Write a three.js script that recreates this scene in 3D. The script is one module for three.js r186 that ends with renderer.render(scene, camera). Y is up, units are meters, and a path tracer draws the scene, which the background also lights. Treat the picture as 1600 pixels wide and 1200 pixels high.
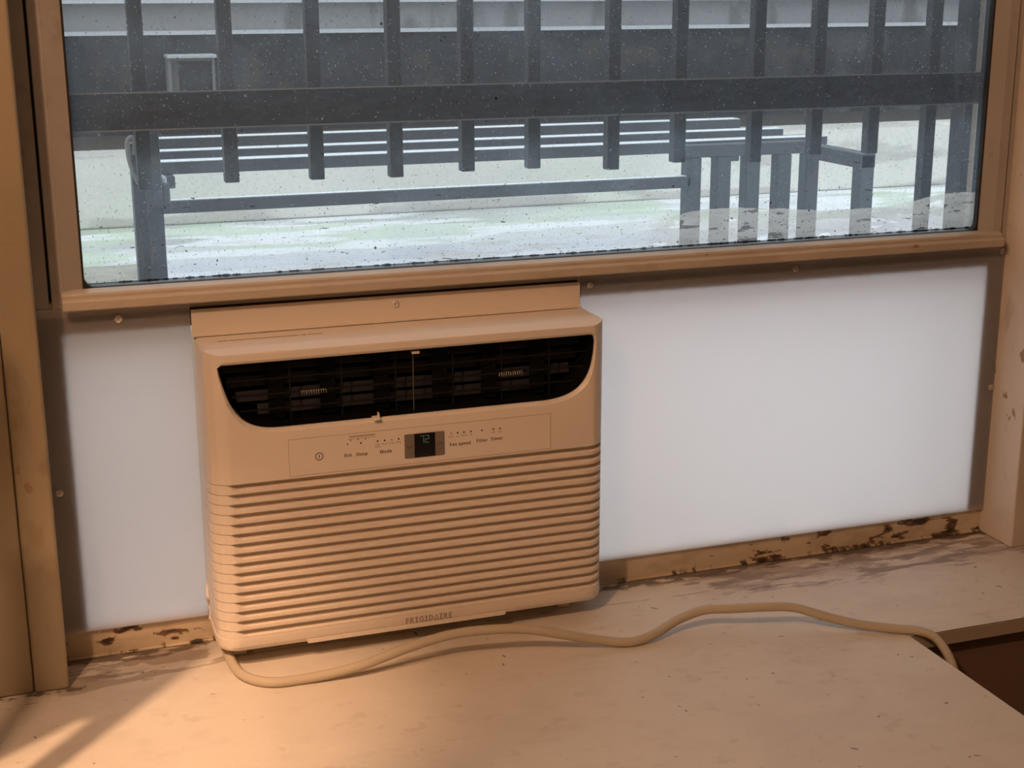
import * as THREE from 'three';
import { RoundedBoxGeometry } from 'three/addons/geometries/RoundedBoxGeometry.js';
import { TextGeometry } from 'three/addons/geometries/TextGeometry.js';
import { FontLoader } from 'three/addons/loaders/FontLoader.js';
import { mergeGeometries, mergeVertices, toCreasedNormals } from 'three/addons/utils/BufferGeometryUtils.js';
import { Brush, Evaluator, SUBTRACTION, INTERSECTION } from 'three-bvh-csg';

// ------------------------------------------------------------------ camera, sky, exposure
const scene = new THREE.Scene();
const renderer = new THREE.WebGLRenderer({ antialias: true });
renderer.toneMapping = THREE.LinearToneMapping;
renderer.toneMappingExposure = 1.0;
renderer.shadowMap.enabled = true;
const camera = new THREE.PerspectiveCamera(THREE.MathUtils.radToDeg(2 * Math.atan(600 / 2267.7)), 1600 / 1200, 0.05, 100);
camera.rotation.order = 'YXZ';
camera.position.set(-0.1626, 0.7438, 1.6119);
camera.rotation.set(-0.2641, -0.3333, -0.0032);
scene.add(camera);
const SKY = new THREE.Color().setRGB(1.36, 1.42, 1.48);      // flat overcast sky
scene.background = SKY;
const LAMP_AT = [-0.7, 1.6, 1.35], LAMP_POWER = 4.5, LAMP_COLOR = new THREE.Color().setRGB(1.0, 0.572, 0.33);
const SPOT_AT = [-0.74, 1.6, 0.93], SPOT_TO = [-0.05, 0, 0.21], SPOT_POWER = 12;

// ------------------------------------------------------------------ helpers
let seed = 7;
const rnd = () => { seed = (seed * 1664525 + 1013904223) >>> 0; return seed / 4294967296; };
const hash = (x, y, s) => { let h = (x * 374761393 + y * 668265263 + s * 982451653) | 0; h = Math.imul(h ^ (h >>> 13), 1274126177); h ^= h >>> 16; return (h >>> 0) / 4294967296; };
function noise(x, y, s = 0) {
  const xi = Math.floor(x), yi = Math.floor(y); let u = x - xi, v = y - yi;
  u = u * u * (3 - 2 * u); v = v * v * (3 - 2 * v);
  const a = hash(xi, yi, s), b = hash(xi + 1, yi, s), c = hash(xi, yi + 1, s), d = hash(xi + 1, yi + 1, s);
  return a + (b - a) * u + (c - a) * v + (a - b - c + d) * u * v;
}
function fbm(x, y, n = 4, s = 0) { let t = 0, a = 0.5, w = 0; for (let i = 0; i < n; i++) { t += a * noise(x, y, s + i * 17); w += a; a *= 0.5; x *= 2.03; y *= 2.03; } return t / w; }
const smooth = (a, b, x) => { const t = Math.min(1, Math.max(0, (x - a) / (b - a))); return t * t * (3 - 2 * t); };
const mix3 = (a, b, t) => [a[0] + (b[0] - a[0]) * t, a[1] + (b[1] - a[1]) * t, a[2] + (b[2] - a[2]) * t];
const enc = (c) => { c = Math.min(1, Math.max(0, c)); return Math.round(255 * (c <= 0.0031308 ? 12.92 * c : 1.055 * Math.pow(c, 1 / 2.4) - 0.055)); };
// a texture over [x0,x1] x [y0,y1] metres; fn(x, y) gives linear [r, g, b, a]
function texture(w, h, x0, x1, y0, y1, fn, srgb = true, repeat = false) {
  const d = new Uint8Array(w * h * 4);
  for (let j = 0; j < h; j++) for (let i = 0; i < w; i++) {
    const c = fn(x0 + (x1 - x0) * (i + 0.5) / w, y0 + (y1 - y0) * (j + 0.5) / h), k = (j * w + i) * 4;
    if (srgb) { d[k] = enc(c[0]); d[k + 1] = enc(c[1]); d[k + 2] = enc(c[2]); } else { d[k] = d[k + 1] = d[k + 2] = Math.round(255 * Math.min(1, Math.max(0, c[0]))); }
    d[k + 3] = c.length > 3 ? Math.round(255 * Math.min(1, Math.max(0, c[3]))) : 255;
  }
  const t = new THREE.DataTexture(d, w, h, THREE.RGBAFormat);
  t.magFilter = t.minFilter = THREE.LinearFilter;
  if (srgb) t.colorSpace = THREE.SRGBColorSpace;
  t.wrapS = t.wrapT = repeat ? THREE.MirroredRepeatWrapping : THREE.ClampToEdgeWrapping;
  t.repeat.set(1 / (x1 - x0), 1 / (y1 - y0)); t.offset.set(-x0 / (x1 - x0), -y0 / (y1 - y0));   // uv are metres
  t.needsUpdate = true; return t;
}
const lin = (r, g, b) => new THREE.Color().setRGB(r, g, b);
const std = (c, rough, o = {}) => new THREE.MeshStandardMaterial({ color: lin(...c), roughness: rough, ...o });
const phys = (c, rough, o = {}) => new THREE.MeshPhysicalMaterial({ color: lin(...c), roughness: rough, ...o });

const taken = new Map(), origin = new WeakMap();
function numbered(n) { const k = taken.get(n) ?? 0; taken.set(n, k + 1); return k ? n + '_' + String(k).padStart(3, '0') : n; }
function thing(name, label, category, at = [0, 0, 0], group) {
  const o = new THREE.Group(); o.name = numbered(name); o.position.set(...at); origin.set(o, at);
  o.userData = { label, category }; if (group) o.userData.group = group;
  scene.add(o); return o;
}
function structure(name, at = [0, 0, 0], label) {
  const o = new THREE.Group(); o.name = name; o.position.set(...at); origin.set(o, at); o.userData = { kind: 'structure' };
  if (label) o.userData.label = label;
  scene.add(o); return o;
}
// planar uv in metres by the way each face points
function metreUV(g) {
  const p = g.attributes.position, n = g.attributes.normal, uv = new Float32Array(p.count * 2);
  for (let i = 0; i < p.count; i++) {
    const ax = Math.abs(n.getX(i)), ay = Math.abs(n.getY(i)), az = Math.abs(n.getZ(i));
    if (ay >= ax && ay >= az) { uv[2 * i] = p.getX(i); uv[2 * i + 1] = p.getZ(i); }
    else if (az >= ax) { uv[2 * i] = p.getX(i); uv[2 * i + 1] = p.getY(i); }
    else { uv[2 * i] = p.getZ(i); uv[2 * i + 1] = p.getY(i); }
  }
  g.setAttribute('uv', new THREE.BufferAttribute(uv, 2)); return g;
}
// a mesh whose geometry was made in world coordinates, hung under its thing (or under a part of it)
function part(name, geo, mat, parent, label, uv = true) {
  if (Array.isArray(geo)) geo = mergeGeometries(geo.map((g) => { g = g.index ? g.toNonIndexed() : g; for (const k of Object.keys(g.attributes)) if (!['position', 'normal', 'uv'].includes(k)) g.deleteAttribute(k); if (!g.attributes.uv) metreUV(g); return g; }));
  if (uv) metreUV(geo);
  const at = origin.get(parent) ?? [0, 0, 0]; geo.translate(-at[0], -at[1], -at[2]);
  const m = new THREE.Mesh(geo, mat); m.name = name; m.castShadow = m.receiveShadow = true;
  if (label) m.userData.label = label;
  origin.set(m, at); (parent ?? scene).add(m); return m;
}
function solid(name, geo, mat, kind, label, category) {
  const m = part(numbered(name), geo, mat, scene); m.userData = kind ? { kind } : {};
  if (label) m.userData.label = label; if (category) m.userData.category = category; return m;
}
function box(x0, x1, y0, y1, z0, z1, r = 0) {
  const w = x1 - x0, h = y1 - y0, d = z1 - z0;
  const g = r ? new RoundedBoxGeometry(w, h, d, 2, Math.min(r, w / 2.01, h / 2.01, d / 2.01)) : new THREE.BoxGeometry(w, h, d);
  return g.translate((x0 + x1) / 2, (y0 + y1) / 2, (z0 + z1) / 2);
}
// profile [[z, y], ...] extruded along x
function alongX(profile, x0, x1) {
  const s = new THREE.Shape(profile.map(([z, y]) => new THREE.Vector2(-z, y)));
  return new THREE.ExtrudeGeometry(s, { depth: x1 - x0, bevelEnabled: false, curveSegments: 8 }).rotateY(Math.PI / 2).translate(x0, 0, 0);
}
// outline [[x, z], ...] extruded up y
function alongY(outline, y0, y1, bevel = 0) {
  const s = new THREE.Shape(outline.map(([x, z]) => new THREE.Vector2(x, -z)));
  const g = new THREE.ExtrudeGeometry(s, { depth: y1 - y0 - 2 * bevel, bevelEnabled: bevel > 0, bevelSize: bevel, bevelThickness: bevel, bevelOffset: -bevel, bevelSegments: 3 });
  return g.rotateX(-Math.PI / 2).translate(0, y0 + bevel, 0);
}
// outline [[x, y], ...] extruded along z
function alongZ(outline, z0, z1, holes = [], bevel = 0) {
  const s = new THREE.Shape(outline.map(([x, y]) => new THREE.Vector2(x, y)));
  for (const h of holes) s.holes.push(new THREE.Path(h.map(([x, y]) => new THREE.Vector2(x, y))));
  const g = new THREE.ExtrudeGeometry(s, { depth: z1 - z0 - 2 * bevel, bevelEnabled: bevel > 0, bevelSize: bevel, bevelThickness: bevel, bevelOffset: -bevel, bevelSegments: 2 });
  return g.translate(0, 0, z0 + bevel);
}
const rect = (x0, x1, y0, y1) => [[x0, y0], [x1, y0], [x1, y1], [x0, y1]];
function roundRect(x0, x1, y0, y1, r, n = 6) {
  const o = [], c = [[x1 - r, y0 + r, -90], [x1 - r, y1 - r, 0], [x0 + r, y1 - r, 90], [x0 + r, y0 + r, 180]];
  for (const [cx, cy, a] of c) for (let i = 0; i <= n; i++) { const t = THREE.MathUtils.degToRad(a + 90 * i / n); o.push([cx + r * Math.cos(t), cy + r * Math.sin(t)]); }
  return o;
}
const tube = (pts, r, seg = 40, rs = 10, closed = false) => new THREE.TubeGeometry(new THREE.CatmullRomCurve3(pts.map((p) => new THREE.Vector3(...p)), closed, 'centripetal'), seg, r, rs, closed);
const csg = new Evaluator(); csg.attributes = ['position', 'normal']; csg.useGroups = false;
function bool(a, b, op) {
  const B = (g) => { g = g.clone(); for (const k of Object.keys(g.attributes)) if (!['position', 'normal'].includes(k)) g.deleteAttribute(k); g.clearGroups(); const r = new Brush(g); r.updateMatrixWorld(); return r; };
  return csg.evaluate(B(a), B(b), op).geometry;
}
const crease = (g, deg = 30) => { g.deleteAttribute('normal'); if (g.attributes.uv) g.deleteAttribute('uv'); return toCreasedNormals(mergeVertices(g, 1e-6), THREE.MathUtils.degToRad(deg)); };
// grid of points rows[j][i] -> smooth mesh, facing chosen by flip
function grid(rows, flip = false, deg = 35) {
  const nj = rows.length, ni = rows[0].length, pos = [], idx = [];
  for (const r of rows) for (const p of r) pos.push(...p);
  for (let j = 0; j < nj - 1; j++) for (let i = 0; i < ni - 1; i++) { const a = j * ni + i, b = a + 1, c = a + ni, d = c + 1; flip ? idx.push(a, b, c, b, d, c) : idx.push(a, c, b, b, c, d); }
  const g = new THREE.BufferGeometry(); g.setAttribute('position', new THREE.Float32BufferAttribute(pos, 3)); g.setIndex(idx);
  return crease(g, deg);
}

// ------------------------------------------------------------------ materials
const grain = texture(512, 512, 0, 0.5, 0, 0.5, (x, y) => [0.5 + 0.5 * (fbm(x * 160, y * 160, 3, 3) - 0.5) + 0.4 * (fbm(x * 24, y * 24, 3, 5) - 0.5)], false, true);
const fine = texture(256, 256, 0, 0.06, 0, 0.06, (x, y) => [fbm(x * 1500, y * 1500, 2, 9)], false, true);
const brush = texture(512, 512, 0, 0.5, 0, 0.5, (x, y) => [0.5 + 0.7 * (fbm(x * 18, y * 420, 3, 11) - 0.5)], false, true);

// paint that has chipped and got dirty: base colour, dirt colour, by fields of patches
function wornPaint(w, h, x0, x1, y0, y1, base, o = {}) {
  const { chips = 0.2, dirt = 0.3, seed: s = 0, under = [0.3, 0.2, 0.12], stretch = [1, 1] } = o;
  return texture(w, h, x0, x1, y0, y1, (x, y) => {
    const u = x * stretch[0], v = y * stretch[1];
    let c = mix3(base, base.map((b) => b * 0.9), smooth(0.35, 0.75, fbm(u * 14, v * 14, 4, s + 1)));
    const d = fbm(u * 60, v * 60, 4, s + 2) * 0.6 + fbm(u * 9, v * 9, 3, s + 3) * 0.4;
    c = mix3(c, [base[0] * 0.6, base[1] * 0.52, base[2] * 0.45], dirt * smooth(0.56, 0.74, d));
    const k = fbm(u * 55, v * 55, 4, s + 4) + 0.35 * (fbm(u * 8, v * 8, 2, s + 6) - 0.5);
    c = mix3(c, under, smooth(0.86 - 0.25 * chips, 0.875 - 0.25 * chips, k));
    return c;
  });
}
const M = {};
M.ac = std([0.79, 0.705, 0.61], 0.42, { bumpMap: fine, bumpScale: 0.00006 });
M.acMetal = std([0.76, 0.68, 0.59], 0.5);
M.black = phys([0.006, 0.0056, 0.006], 0.45, { specularIntensity: 0.3 });
M.vane = phys([0.012, 0.011, 0.0115], 0.4, { specularIntensity: 0.5 });
M.upright = phys([0.003, 0.0028, 0.003], 0.5, { specularIntensity: 0.2 });
M.slat = std([0.026, 0.0255, 0.03], 0.3);
M.rod = std([0.09, 0.085, 0.08], 0.4);
M.spring = std([0.6, 0.55, 0.48], 0.35, { metalness: 1 });
M.steel = std([0.62, 0.57, 0.52], 0.28, { metalness: 1 });
M.screw = std([0.86, 0.82, 0.76], 0.28, { metalness: 0.45 });
M.darkSteel = std([0.58, 0.53, 0.47], 0.3, { metalness: 0.5 });
M.cord = std([0.50, 0.43, 0.315], 0.5, { bumpMap: fine, bumpScale: 0.0001 });
M.panel = phys([0.97, 0.955, 0.96], 1.0, { transmission: 0.94, thickness: 0, bumpMap: grain, bumpScale: 0.0001 });
M.jamb = std([1, 1, 1], 0.5, { map: wornPaint(700, 1024, -0.35, 0.0, 0, 0.8, [0.36, 0.292, 0.19], { chips: 0.2, dirt: 0.4, seed: 20, stretch: [1, 0.45] }), bumpMap: brush, bumpScale: 0.0003 });
M.jambRight = std([1, 1, 1], 0.5, { map: wornPaint(300, 1024, 0, 0.25, 0, 0.8, [0.62, 0.545, 0.46], { chips: 0.12, dirt: 0.5, seed: 31, stretch: [1, 0.6] }), bumpMap: grain, bumpScale: 0.0003 });
M.frame = std([1, 1, 1], 0.42, { map: wornPaint(1024, 640, -0.2, 1.2, 0.35, 1.0, [0.43, 0.39, 0.35], { chips: 0.04, dirt: 0.35, seed: 41 }), bumpMap: grain, bumpScale: 0.0002 });
M.rail = std([1, 1, 1], 0.45, { map: wornPaint(2048, 128, -0.15, 1.12, 0.38, 0.46, [0.57, 0.495, 0.395], { chips: 0.05, dirt: 0.35, seed: 51, stretch: [0.5, 1] }), bumpMap: brush, bumpScale: 0.0003 });
M.gasket = std([0.014, 0.013, 0.013], 0.55);
M.wall = std([0.30, 0.27, 0.23], 0.85, { bumpMap: grain, bumpScale: 0.0006 });
M.ceiling = std([0.5, 0.48, 0.45], 0.9, { bumpMap: grain, bumpScale: 0.0005 });
M.floor = std([0.13, 0.085, 0.055], 0.5, { bumpMap: brush, bumpScale: 0.0004 });
M.under = std([0.19, 0.12, 0.08], 0.65, { bumpMap: grain, bumpScale: 0.0004 });
M.iron = std([1, 1, 1], 0.5, { map: texture(512, 512, 0, 0.6, 0, 0.6, (x, y) => { const k = fbm(x * 40, y * 40, 4, 61), c = mix3([0.022, 0.025, 0.033], [0.04, 0.043, 0.053], k); return mix3(c, [0.075, 0.055, 0.045], smooth(0.66, 0.75, fbm(x * 25, y * 25, 4, 66))); }, true, true) });
M.ironBack = std([0.06, 0.063, 0.072], 0.45);
M.screenRail = std([1, 1, 1], 0.6, { map: texture(1024, 64, -0.15, 1.12, 0.59, 0.65, (x, y) => { const k = fbm(x * 90, y * 260, 4, 71); return mix3([0.010, 0.011, 0.015], [0.028, 0.03, 0.038], smooth(0.4, 0.8, k)); }) });

// ------------------------------------------------------------------ the room
const XW0 = -1.9, XW1 = 2.3, ZW = 0.055, ZB = 3.4, YF = -0.86, YC = 1.86;   // window wall face at ZW
const XL = -0.1475, XR = 1.101;                                         // reveal of the window opening
const TOP = 1.45;
solid('floor', box(XW0 - 0.1, XW1 + 0.1, YF - 0.1, YF, -0.1, ZB + 0.1), M.floor, 'structure');
solid('ceiling', box(XW0 - 0.1, XW1 + 0.1, YC, YC + 0.1, -0.1, ZB + 0.1), M.ceiling, 'structure');
solid('wall_left', box(XW0 - 0.1, XW0, YF, YC, -0.1, ZB), M.wall, 'structure');
solid('wall_right', box(XW1, XW1 + 0.1, YF, YC, -0.1, ZB), M.wall, 'structure');
solid('wall_back', box(XW0 - 0.1, XW1 + 0.1, YF, YC, ZB, ZB + 0.1), M.wall, 'structure');
solid('wall_front', alongZ(rect(XW0, XW1, YF, YC), -0.1, ZW, [rect(XL - 0.003, XR + 0.003, -0.02, TOP + 0.003)]), M.wall, 'structure', 'painted wall around the window opening');

// left side of the opening: reveal board, then the casing past a groove
const left = structure('trim_1', [-0.18, 0, 0.0343], 'tan painted wooden casing down the left side of the window');
part('reveal_board', box(XL - 0.0365, XL, 0, TOP + 0.06, ZW - 0.012, 0.0686, 0.0035), M.jamb, left);
part('casing_board', box(XL - 0.145, XL - 0.0371, 0, TOP + 0.06, ZW, 0.0665, 0.003), M.jamb, left);
const right = structure('trim_2', [1.15, 0, 0.0343], 'tan painted wooden casing down the right side of the window');
part('reveal_board', box(XR, XR + 0.04, 0, TOP + 0.06, -0.03, 0.0655, 0.002), M.jambRight, right);
part('casing_board', box(XR + 0.0412, XR + 0.16, 0, TOP + 0.06, ZW, 0.064, 0.003), M.jambRight, right);
const head = structure('trim_3', [0.47, 1.5, 0.06], 'tan painted casing over the window');
part('casing_board', box(XL - 0.145, XR + 0.16, TOP + 0.0605, TOP + 0.15, ZW, 0.07, 0.003), M.rail, head);
part('reveal_board', box(XL + 0.001, XR - 0.001, TOP, TOP + 0.04, -0.1, ZW - 0.001, 0.002), M.rail, head);

// track under the panels, with rust and broken paint
const track = std([1, 1, 1], 0.6, { map: texture(2048, 80, -0.15, 1.105, 0, 0.05, (x, y) => {
  let c = mix3([0.62, 0.51, 0.36], [0.52, 0.42, 0.29], smooth(0.4, 0.7, fbm(x * 30, y * 60, 4, 81)));
  const wear = 0.10 * smooth(0.62, 0.8, x) + 0.12 * smooth(0.05, -0.05, x) - 0.10 * smooth(0.1, 0.35, x) * smooth(0.7, 0.5, x);
  const k = fbm(x * 40, y * 110, 5, 84) + wear - 0.05;
  c = mix3(c, [0.17, 0.1, 0.055], smooth(0.655, 0.69, k));
  c = mix3(c, [0.045, 0.03, 0.02], smooth(0.74, 0.78, k));
  c = mix3(c, [0.09, 0.06, 0.04], smooth(0.6, 0.75, fbm(x * 80, y * 20, 3, 88)) * smooth(0.008, 0.003, y));
  return c;
}), bumpMap: grain, bumpScale: 0.0006 });
const trk = structure('trim_4', [0.47, 0, -0.014], 'rusty painted track at the foot of the window, under the white panels');
part('track_face', box(XL, XR, 0.0, 0.0395, -0.02, -0.0055, 0.001), track, trk);
part('track_lip', box(XL, XR, 0.0, 0.0028, -0.0055, -0.002, 0.001), track, trk);
for (const [x, y] of [[-0.1094, 0.0305], [0.6211, 0.0345], [0.7776, 0.0297], [0.7866, 0.0245]]) part('rivet', new THREE.SphereGeometry(0.0021, 10, 8).scale(1, 1, 0.5).translate(x, y, -0.0055), M.steel, trk);

// the deep sill: one painted ledge whose front edge steps back at the right
const NOTCH_X = 0.807, SILL_Z = 0.2635, DEEP_Z = 0.78;
function sillColor(x, z) {
  const paint = [0.69, 0.635, 0.545];
  let c = mix3(paint, [0.64, 0.585, 0.50], smooth(0.35, 0.7, fbm(x * 9, z * 13, 4, 101)));
  c = mix3(c, [0.58, 0.51, 0.43], 0.28 * smooth(0.56, 0.76, fbm(x * 38 + 7, z * 60, 4, 103)));
  // old grey layer laid bare along the back of the sill
  const back = smooth(0.115, 0.02, z);
  const zone = smooth(0.58, 0.72, x) * smooth(0.13, 0.06, z) + 0.55 * smooth(0.03, -0.12, x) * smooth(0.10, 0.05, z) + 0.25 * back;
  const peel = fbm(x * 24, z * 95, 6, 107) + 0.42 * (zone - 0.80);
  c = mix3(c, mix3([0.50, 0.43, 0.37], [0.36, 0.30, 0.255], fbm(x * 70, z * 200, 3, 108)), 0.85 * smooth(0.54, 0.555, peel));
  c = mix3(c, [0.26, 0.205, 0.165], 0.8 * smooth(0.63, 0.66, peel));
  c = mix3(c, [0.52, 0.44, 0.37], 0.55 * smooth(0.45, 0.7, fbm(x * 30, z * 70, 4, 129)) * zone);
  const rim = Math.abs(peel - 0.545); if (rim < 0.010) c = mix3(c, [0.24, 0.19, 0.15], 0.55 * (1 - rim / 0.010) * smooth(0.3, 0.6, fbm(x * 60, z * 60, 2, 119)));
  // paint seam where a later coat stops
  const line = 0.0565 + 0.025 * (x - 0.459) + 0.0035 * (fbm(x * 20, 3, 3, 109) - 0.5);
  if (x > 0.02) { const dz = Math.abs(z - line); if (dz < 0.0013) c = mix3(c, [0.13, 0.095, 0.075], 0.85 * (1 - dz / 0.0013) * smooth(0.95, 0.6, x) * smooth(0.3, 0.45, fbm(x * 40, 1, 2, 111))); }
  const edge = 0.083 - 0.17 * (x + 0.134) + 0.006 * (fbm(x * 45, 9, 3, 112) - 0.5);
  if (x < 0.06) { c = mix3(c, [0.36, 0.285, 0.21], 0.75 * smooth(edge + 0.001, edge - 0.001, z) * smooth(0.5, 0.56, fbm(x * 22, z * 40, 4, 113) + 0.10 * smooth(0.012, 0.0, Math.abs(z - edge)))); }
  // dirt in the back corner
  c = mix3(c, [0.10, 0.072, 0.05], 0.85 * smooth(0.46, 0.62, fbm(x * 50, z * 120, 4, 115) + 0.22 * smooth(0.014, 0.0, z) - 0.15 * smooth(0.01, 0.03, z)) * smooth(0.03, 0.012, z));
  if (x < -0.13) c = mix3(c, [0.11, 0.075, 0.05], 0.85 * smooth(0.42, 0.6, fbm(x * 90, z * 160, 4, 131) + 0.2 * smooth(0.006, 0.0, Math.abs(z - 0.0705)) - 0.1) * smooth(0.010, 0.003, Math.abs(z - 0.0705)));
  // crumbs and nicks
  const g = 0.016, i = Math.floor(x / g), j = Math.floor(z / g), h = hash(i, j, 121);
  if (h > 0.955) { const px = (i + 0.2 + 0.6 * hash(i, j, 122)) * g, pz = (j + 0.2 + 0.6 * hash(i, j, 123)) * g, a = hash(i, j, 124) * 6, r = 0.0005 + 0.0014 * hash(i, j, 125) ** 3;
    const dx = (x - px) * Math.cos(a) + (z - pz) * Math.sin(a), dz = (z - pz) * Math.cos(a) - (x - px) * Math.sin(a);
    if (Math.hypot(dx / (1 + 2.2 * hash(i, j, 126)), dz) < r) c = mix3(c, [0.16, 0.09, 0.06], 0.75); }
  c = mix3(c, [0.47, 0.395, 0.325], 0.3 * smooth(0.70, 0.80, fbm(x * 45 + 3, z * 60, 4, 128)));
  return c;
}
const sillMap = texture(2048, 1144, -0.32, 1.14, -0.03, 0.785, sillColor);
M.sill = std([1, 1, 1], 0.48, { map: sillMap, bumpMap: grain, bumpScale: 0.0005 });
const ledge = structure('trim_5', [0.3, 0, 0.35], 'deep cream painted window sill under the air conditioner, its front edge stepped back on the right');
part('sill_board', alongY([[XL - 0.2, -0.03], [XR + 0.2, -0.03], [XR + 0.2, SILL_Z], [NOTCH_X, SILL_Z], [NOTCH_X, DEEP_Z], [-0.30, DEEP_Z], [-0.30, 0.3], [XL - 0.2, 0.3]], -0.0185, 0, 0.0012), M.sill, ledge);
part('sill_edge', box(NOTCH_X + 0.0005, XR + 0.2, -0.0178, -0.0014, SILL_Z, SILL_Z + 0.001), std([0.42, 0.345, 0.27], 0.55, { bumpMap: grain, bumpScale: 0.0004 }), ledge, 'bare front edge of the sill board');
part('front_apron', box(NOTCH_X - 0.05, XR + 0.2, YF, -0.0186, ZW, SILL_Z - 0.012), M.under, ledge);
part('cupboard_body', box(-0.29, NOTCH_X - 0.04, YF, -0.0186, ZW, DEEP_Z - 0.02), M.under, ledge);

// ------------------------------------------------------------------ the window
const GX0 = -0.0935, GX1 = 1.0555, GY = 0.433, GZ = -0.015;
const win = structure('window_1', [0.48, 0.43, -0.02]);
part('outer_frame', alongZ(rect(XL, XR, 0.405, TOP), -0.05, -0.002, [rect(-0.1322, 1.0928, 0.42, TOP - 0.02)], 0.0008), M.frame, win);
part('frame_seal', alongZ(rect(-0.14, 1.098, 0.41, TOP - 0.01), -0.049, -0.041, [rect(-0.12, 1.08, 0.425, TOP - 0.03)]), M.gasket, win);
for (const [a, b] of [[-0.1324, -0.1294], [1.0902, 1.093]]) part('gap_seal', box(a, b, 0.416, TOP - 0.021, -0.03, -0.012), M.gasket, win);
part('sash_frame', alongZ(rect(-0.1294, 1.0902, 0.414, TOP - 0.022), -0.04, 0.0015, [rect(-0.1163, 1.0755, GY - 0.004, TOP - 0.06)], 0.001), M.frame, win);
// bevelled inner face of the sash, from the outer flat down to the glass
function bevelRing(a, za, b, zb) {
  const A = [[a[0], a[2]], [a[1], a[2]], [a[1], a[3]], [a[0], a[3]]], B = [[b[0], b[2]], [b[1], b[2]], [b[1], b[3]], [b[0], b[3]]];
  const pos = []; for (let i = 0; i < 4; i++) { const j = (i + 1) % 4, p = [...A[i], za], q = [...A[j], za], r = [...B[i], zb], s = [...B[j], zb]; pos.push(...p, ...q, ...s, ...p, ...s, ...r); }
  const g = new THREE.BufferGeometry(); g.setAttribute('position', new THREE.Float32BufferAttribute(pos, 3)); g.computeVertexNormals(); return g;
}
part('sash_bevel', bevelRing([-0.1165, 1.0757, GY - 0.0045, TOP - 0.058], 0.0008, [GX0 - 0.0025, GX1 + 0.0025, GY - 0.0042, TOP - 0.08], -0.0065), M.frame, win);
part('gasket', alongZ(rect(GX0 - 0.0028, GX1 + 0.0028, GY - 0.0042, TOP - 0.078), -0.024, -0.0066, [roundRect(GX0, GX1, GY, TOP - 0.082, 0.012)], 0.0005), M.gasket, win);
M.glass = phys([0.95, 0.985, 0.99], 0.02, { transmission: 1, thickness: 0, ior: 1.5 });
part('pane', box(GX0 - 0.002, GX1 + 0.002, GY - 0.002, TOP - 0.08, GZ - 0.0002, GZ), M.glass, win);
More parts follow.
